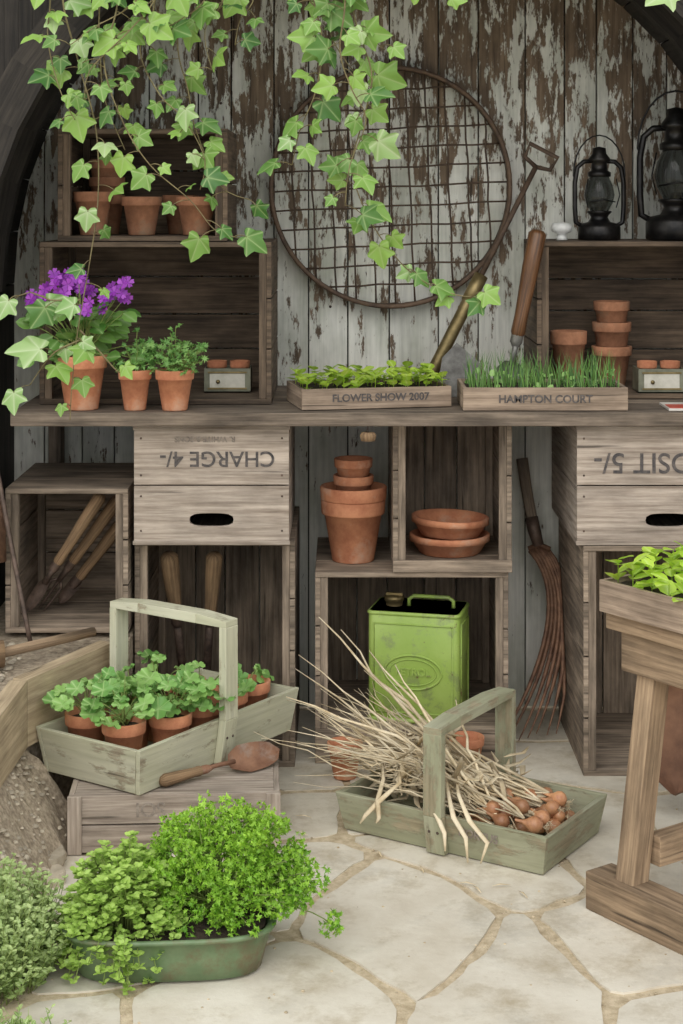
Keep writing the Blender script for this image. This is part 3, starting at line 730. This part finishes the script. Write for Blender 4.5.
for i in range(110):
    c=L2(U(-.24,.08),U(-.13,.13),U(.08,.19)); d=rv(); pts=[c,c+d*.03+rv(.01),c+d*.06+rv(.015),c+d*.08+rv(.02)]
    b.tube(pts,[.003,.009,.008,.002],M_straw,6,U(.55,1.1),.2)
b.done('dried_onion_bunch',trugR)

# ------------------------------------------------------------------ herb trough in foreground
def sup(a,c,th,e=3.5):
    co_,s_=math.cos(th),math.sin(th); r=(abs(co_/a)**e+abs(s_/c)**e)**(-1/e); return r*co_,r*s_
b=B(); b.M=Tz(-.370,-1.185,.003,math.radians(4)); seg=48; vs=[];rings=[(.185,.105,0),(.198,.115,.004),(.210,.125,.05),(.218,.132,.086),(.228,.142,.090),(.230,.144,.097),(.222,.137,.100),(.214,.129,.096),(.20,.115,.05)]
for a,c,z in rings:
    for j in range(seg): x,y=sup(a,c,2*math.pi*j/seg+.01); vs.append((x,y,z))
fs=[(i*seg+j,i*seg+(j+1)%seg,(i+1)*seg+(j+1)%seg,(i+1)*seg+j) for i in range(len(rings)-1) for j in range(seg)]+[tuple(range(seg))[::-1]]
b.raw(vs,fs,[(0,0)]*len(vs),M_pan,1,True)
vs=[(0,0,.10)]
for k in(.5,.98):
    for j in range(seg): x,y=sup(.210*k,.125*k,2*math.pi*j/seg+.01); vs.append((x,y,.086+U(-.005,.008)))
fs=[(0,1+j,1+(j+1)%seg) for j in range(seg)]+[(1+j,1+seg+j,1+seg+(j+1)%seg,1+(j+1)%seg) for j in range(seg)]
b.raw(vs,fs,[(0,0)]*len(vs),M_soil,1,True)
trough=b.done('herb_trough')
b=B(); root=Vector((-.275,-1.15,.09))
for i in range(230):
    a=U(0,6.28); el=math.acos(U(.0,1)); q_=U(.6,1.)
    d=Vector((math.sin(el)*math.cos(a)*.21,math.sin(el)*math.sin(a)*.15,math.cos(el)*.215+.02))*q_
    st=root+Vector((U(-.04,.04),U(-.03,.03),0)); tip=root+Vector((.02,.01,0))+d
    if tip.z<.12 and tip.y<-1.18 and R()<.8: continue
    b.tube(bez(st,st.lerp(tip,.5)+Vector((0,0,.03)),tip,5),.0014,M_stem,4)
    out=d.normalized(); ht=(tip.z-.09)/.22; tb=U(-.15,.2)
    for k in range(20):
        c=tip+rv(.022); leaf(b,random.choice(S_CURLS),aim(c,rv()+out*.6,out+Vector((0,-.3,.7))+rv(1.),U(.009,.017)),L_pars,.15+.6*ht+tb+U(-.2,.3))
for i in range(5):
    tip=Vector((U(-.03,0.0),U(-1.22,-1.17),U(.05,.10)))
    for k in range(10): leaf(b,random.choice(S_CURLS),aim(tip+rv(.013),rv(),Vector((0,-.6,1))+rv(.6),U(.009,.016)),L_pars)
b.tube(bez((-.2,-1.2,.12),(-.08,-1.2,.14),(-.015,-1.19,.075),6),.0014,M_stem,4)
b.done('curly_parsley',trough)
b=B(); root=Vector((-.465,-1.20,.09))
for i in range(350):
    a=U(0,6.28); q_=math.sqrt(R()); hx=Vector((math.cos(a)*.150*q_,math.sin(a)*.165*q_,U(.06,.185)*(1.15-q_*.75)))
    if q_>.7 and (math.sin(a)<.2 or math.cos(a)<-.5): hx.z-=U(0,.14)
    st=root+Vector((hx.x*.5,hx.y*.5,0)); tip=root+hx; pts=bez(st,st.lerp(tip,.5)+Vector((0,0,.05)),tip,6)
    b.tube(pts,.0012,M_stem,4)
    for k in range(2,7):
        p=pts[k]; ang=U(0,3.14)
        for m in range(6 if k>4 else 2):
            th_=ang+k*1.57+m*(math.pi if k<=4 else math.pi*.37); o=Vector((math.cos(th_),math.sin(th_),U(.1,.8)))
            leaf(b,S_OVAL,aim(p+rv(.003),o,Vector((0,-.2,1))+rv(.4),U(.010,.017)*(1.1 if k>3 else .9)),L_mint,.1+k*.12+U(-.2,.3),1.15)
b.done('marjoram',trough)
b=B()
for i in range(780):
    a=U(0,6.28); q_=math.sqrt(R()); base=Vector((-.79+math.cos(a)*.17*q_,-1.24+math.sin(a)*.20*q_,.0))
    h=U(.08,.26)*(1.05-q_*.45); tip=base+Vector((U(-.05,.05)+.02,U(-.06,.03),h)); pts=bez(base,base.lerp(tip,.5)+rv(.02),tip,7)
    b.tube(pts,.0009,M_stem,3)
    for k in range(2,8):
        for m in range(3):
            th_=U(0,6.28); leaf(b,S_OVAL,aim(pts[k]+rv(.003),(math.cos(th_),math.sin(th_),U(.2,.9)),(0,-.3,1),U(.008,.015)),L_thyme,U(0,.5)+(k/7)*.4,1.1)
b.done('thyme_plant')
b=B()
for i in range(110):
    x,y=U(-.9,-.57),U(-1.53,-1.48); h=U(.02,.07); base=Vector((x,y,-.005)); tip=base+Vector((U(-.04,.04),U(-.03,.0),h))
    b.tube([base,base.lerp(tip,.5),tip],[.0012,.001,.0004],L_thyme,3,R())
    for k in range(4): leaf(b,S_OVAL,aim(base.lerp(tip,U(.3,1)),rv()+Vector((0,0,.5)),(0,-.3,1),U(.008,.014)),L_thyme,R())
b.done('low_grass')

# ------------------------------------------------------------------ raised bed on the left
b=B(); pl=[(-1.055,.64),(-.606,.64),(-.606,.0),(-.665,-.06),(-.845,-.45),(-.86,-.98),(-1.5,-.98),(-1.5,-.2),(-1.055,-.2)]
n=len(pl); z1=.385
vs=[(x,y,-.005) for x,y in pl]+[(x,y,z1) for x,y in pl]
b.raw(vs,[tuple(range(n,2*n))]+[(i,(i+1)%n,(i+1)%n+n,i+n) for i in range(n)],[(0,0)]*len(vs),M_gravel,1)
def beam(a,c,z0,z1,t,mat):
    a,c=Vector(a),Vector(c); d=(c-a).normalized(); nn=Vector((-d.y,d.x))*t
    q=[a,c,c+nn,a+nn]; b.hexa([(*p,z0) for p in q]+[(*p,z1) for p in q],mat,1)
beam((-.830,-1.0),(-.814,-.455),.225,.399,.045,M_timber); beam((-.814,-.45),(-.642,-.075),.225,.399,.045,M_timber)
for i in range(260):
    x,y=U(-1.0,-.88),U(-.96,-.05)
    r=U(.004,.012); b.lathe([(0,-r*.5),(r,0),(r*.7,r*.5),(0,r*.6)],M_rock,Tz(x,y,z1+.002,U(0,6)),6,U(.6,1.3),False)
# sloping earth bank at the foot of the timber
nY=26; nS=9; vs=[]
for j in range(nY+1):
    y=-1.04+.62*j/nY; xb=-.84 if y<-.45 else -.84+(y+.45)*.46
    for i in range(nS+1):
        t=i/nS; x=xb+t*.155; z=.235*(1-t)**.8-.01; s_=mn.noise(Vector((x*14,y*14,1)))*.016+mn.noise(Vector((x*40,y*40,5)))*.007
        vs.append((x+s_*.5,y,max(z+s_*(1-t*.6),-.006) if i<nS else -.008))
fs=[(j*(nS+1)+i,(j+1)*(nS+1)+i,(j+1)*(nS+1)+i+1,j*(nS+1)+i+1) for j in range(nY) for i in range(nS)]
b.raw(vs,[f[::-1] for f in fs],[(0,0)]*len(vs),M_gravel,1.1,False)
def slab(x,y,z,sx,sy,sz,rot,tilt=0):
    n=13; pts=[]
    for k in range(n):
        a=2*math.pi*k/n+U(-.2,.2); r=U(.80,1.08)/(abs(math.cos(a))**4+abs(math.sin(a))**4)**.25; pts.append((sx*r*math.cos(a),sy*r*math.sin(a)))
    M=Tz(x,y,z,rot)@Matrix.Rotation(tilt,4,'Y')
    vs=[(px*.96,py*.96,0) for px,py in pts]+[(px,py,sz*.5) for px,py in pts]+[(px*.93,py*.93,sz+U(-.005,.004)) for px,py in pts]
    fs=[tuple(range(n))[::-1],tuple(range(2*n,3*n))]+[(o*n+k,o*n+(k+1)%n,(o+1)*n+(k+1)%n,(o+1)*n+k) for o in(0,1) for k in range(n)]
    b.raw(vs,fs,[(0,0)]*len(vs),M_rock,U(.95,1.15),False,M)
for a_ in((-.745,-.66,.012,.060,.10,.035,.2,.25),(-.765,-.90,.012,.065,.09,.035,-.15,.22),(-.795,-.77,.085,.040,.07,.03,.3,.5),(-.795,-.58,.10,.035,.06,.03,-.2,.55),(-.70,-.76,.0,.035,.045,.03,.6,0)):
    slab(*a_)
for i in range(170):
    t=R(); y=U(-1.0,-.46); x=-.84+t*.15; z=.235*(1-t)**.8-.004; r=U(.003,.010)
    b.lathe([(0,-r*.5),(r,0),(r*.7,r*.5),(0,r*.6)],M_rock,Tz(x,y,z,U(0,6)),6,U(.7,1.3),False)
bed=b.done('raised_bed')
b=B(); b.tube([(-.985,-.36,.435),(-.90,-.33,.435)],[.036,.036],M_handle,16); b.tube([(-.94,-.36,.435),(-.70,.0-.06,.425)],[.014,.013],M_table,10)
b.done('wooden_mallet')
b=B(); b.tube(bez((-.975,-.06,.90),(-.93,-.10,.70),(-.86,-.14,.40),8),.007,M_metal,8)
b.tube([(-1.0,-.05,.86),(-.985,-.05,.74),(-.965,-.06,.62)],[.03,.035,.02],M_tine,10,.8); b.done('long_handled_hook')

# ------------------------------------------------------------------ table right foreground
ud=Vector((.58,-.81)).normalized(); vd=Vector((-ud.y,ud.x))
MT=Matrix(((ud.x,vd.x,0,.615),(ud.y,vd.y,0,-.895),(0,0,1,0),(0,0,0,1)))
b=B(); b.M=MT; Lx=.95; W=.50
b.slats((0,0,.645),(Lx,W,.685),1,3,M_table,gap=.003)
b.box((.03,.02,.55),(Lx-.03,.05,.644),M_table); b.box((.03,W-.05,.55),(Lx-.03,W-.02,.644),M_table)
b.box((.03,.05,.55),(.07,W-.05,.644),M_table); b.box((Lx-.07,.05,.55),(Lx-.03,W-.05,.644),M_table)
def leg(u,v0,v1):
    b.hexa([(u,v0,.085),(u+.055,v0,.085),(u+.055,v0+.055,.085),(u,v0+.055,.085),(u,v1,.644),(u+.055,v1,.644),(u+.055,v1+.055,.644),(u,v1+.055,.644)],M_table,U(.9,1.1))
for u in(.065,Lx-.15): leg(u,-.035,.051); leg(u,W-.02,W-.106)
for v in(-.055,W-.03): b.box((-.01,v,.001),(Lx+.02,v+.085,.09),M_table)
b.box((.095,.04,.12),(.135,W-.03,.19),M_table); b.box((Lx-.14,.04,.12),(Lx-.10,W-.03,.19),M_table)
b.done('wooden_table',bevel=.004)
Mt2=MT@Tz(.0,-.02,.6865,0)
tt=tray(Mt2,.56,.36,.075,M_tray); lettuces(Mt2,.56,.36,.06,10,6,tt,.03,.052,.065)
tool((1.12,-.08,.84),(.88,-.33,.06),(-.5,-1,.25),.25,.018,.30,.23,'rusty_shovel',mm=M_rust_d,shaft=.014)
b=B(); b.box((.93,-.03,1.0445),(1.13,.12,1.051),M_mag,1,); b.box((.935,-.025,1.0512),(1.12,.06,1.0525),M_magr,1); b.done('garden_magazine')
b=B(); b.tube([(.075,-.055,1.003),(.075,-.058,.985)],.0012,M_metal,4); b.lathe([(0,-.012),(.02,-.01),(.024,.006),(.018,.014),(0,.014)],M_handle,Tz(.075,-.05,.972),12); b.done('wooden_bobbin')

# ------------------------------------------------------------------ ivy
b=B()
def strand(px,y,step=.038,size=(.055,.085),spread=.045,pale=0.):
    pts=[P(u,v,y+(.0 if v>-20 else .1)) for u,v in px]
    q=[]
    for i in range(len(pts)-1):
        p0=pts[max(i-1,0)];p1=pts[i];p2=pts[i+1];p3=pts[min(i+2,len(pts)-1)]
        m=max(2,int((p2-p1).length/.02))
        for k in range(m):
            t=k/m; q.append(.5*((2*p1)+(-p0+p2)*t+(2*p0-5*p1+4*p2-p3)*t*t+(-p0+3*p1-3*p2+p3)*t**3))
    q.append(pts[-1]); n=len(q)
    b.tube(q,[.003*(1-.6*i/n) for i in range(n)],M_ivystem,5)
    acc=0;side=1
    for i in range(1,n):
        acc+=(q[i]-q[i-1]).length
        if acc>step*U(.6,1.5):
            acc=0; side=-side; f=i/n
            off=Vector((side*U(.3,1)*spread,U(-1,.3)*spread*.8,U(-.6,.5)*spread)); c=q[i]+off
            b.tube(bez(q[i],q[i]+off*.5+Vector((0,0,.01)),c,3),.0012,M_ivystem,4)
            d=Vector((side*U(-.2,1.3),U(-.6,.2),-1+U(-.1,1.0))); nr=Vector((U(-.9,.9),-1,U(-.2,1.2)))
            s=U(*size)*(1-.30*f if len(px)>3 else 1)*U(.6,1.1)
            leaf(b,S_IVY,aim(c,d,nr,s),(L_ivyp if R()<pale+.05 else L_ivy),U(.0,1),U(.85,1.05))
Y0=-.45
T=-110
strand([(70,T),(62,-10),(78,60),(96,130),(98,200),(90,260),(78,330),(72,385),(70,420)],Y0,.044,pale=.4)
strand([(40,T),(50,-10),(48,40),(60,90),(75,120)],Y0-.03,.044)
strand([(120,T),(118,0),(104,60),(122,120),(150,165),(190,200),(215,230),(240,238)],Y0-.05,.034)
strand([(110,T),(100,0),(100,50),(105,100),(125,150)],Y0+.05,.036)
strand([(150,T),(155,0),(140,50),(160,95),(185,120),(205,160),(200,190)],Y0,.034)
strand([(180,T),(180,0),(178,50),(188,90),(196,130),(220,185),(250,200)],Y0+.06,.038)
strand([(215,T),(225,-10),(205,30),(212,70)],Y0,.036)
strand([(250,T),(255,-10),(240,20),(235,45)],Y0+.02,.036)
strand([(60,T),(140,-15),(90,30),(70,45)],Y0-.08,.036)
strand([(200,T),(160,-10),(130,30),(90,70),(85,100)],Y0-.08,.036)
strand([(240,T),(210,-10),(180,20),(150,35)],Y0-.06,.036)
strand([(80,300),(50,300),(30,292),(12,300)],Y0,.045,size=(.08,.10),pale=.5)
strand([(80,340),(55,352),(40,370),(30,385)],Y0,.042,size=(.08,.10),pale=.5)
strand([(80,330),(100,352),(118,372),(125,372)],Y0,.045,size=(.07,.09),pale=.4)
strand([(300,T),(312,-10),(322,40),(316,90),(300,130),(292,165)],Y0,.038)
strand([(330,T),(345,-10),(340,50),(352,90),(366,120),(350,165),(345,205)],Y0-.03,.036)
strand([(350,T),(352,0),(362,40),(372,80),(360,130),(352,170),(370,220),(400,262),(430,285),(462,296),(497,297)],Y0+.03,.036,size=(.065,.09),spread=.035)
strand([(320,T),(335,-10),(330,30),(345,60),(370,90)],Y0+.06,.038)
strand([(290,T),(305,-10),(330,15),(360,30),(385,50)],Y0,.038)
strand([(420,T),(425,-30),(437,-5)],Y0,.04)
strand([(660,T),(668,-25),(675,0)],Y0,.05)
for (u0,u1) in((270,260),(470,480),(520,530)):
    strand([(u0,-90),(u0,-40),(u1,U(-25,-8))],-.02,.04,size=(.05,.07))
for i in range(70):
    u=U(20,700); strand([(u,-120),(u+U(-20,20),-70),(u+U(-30,30),U(-58,-32))],U(-.35,-.2),.05)
b.done('hanging_ivy')

# ------------------------------------------------------------------ light
w=bpy.data.worlds.new('world'); sc.world=w; w.use_nodes=True; nt=w.node_tree; bg=nt.nodes['Background']
bg.inputs[0].default_value=(.96,.985,1.0,1); bg.inputs[1].default_value=1.2
sl=bpy.data.lights.new('sun','SUN'); sl.energy=1.55; sl.angle=math.radians(60); sl.color=(1,.97,.91)
so=bpy.data.objects.new('sun',sl); sc.collection.objects.link(so); so.rotation_euler=Euler((math.radians(48),math.radians(-12),0)); so.location=(0,-3,4)
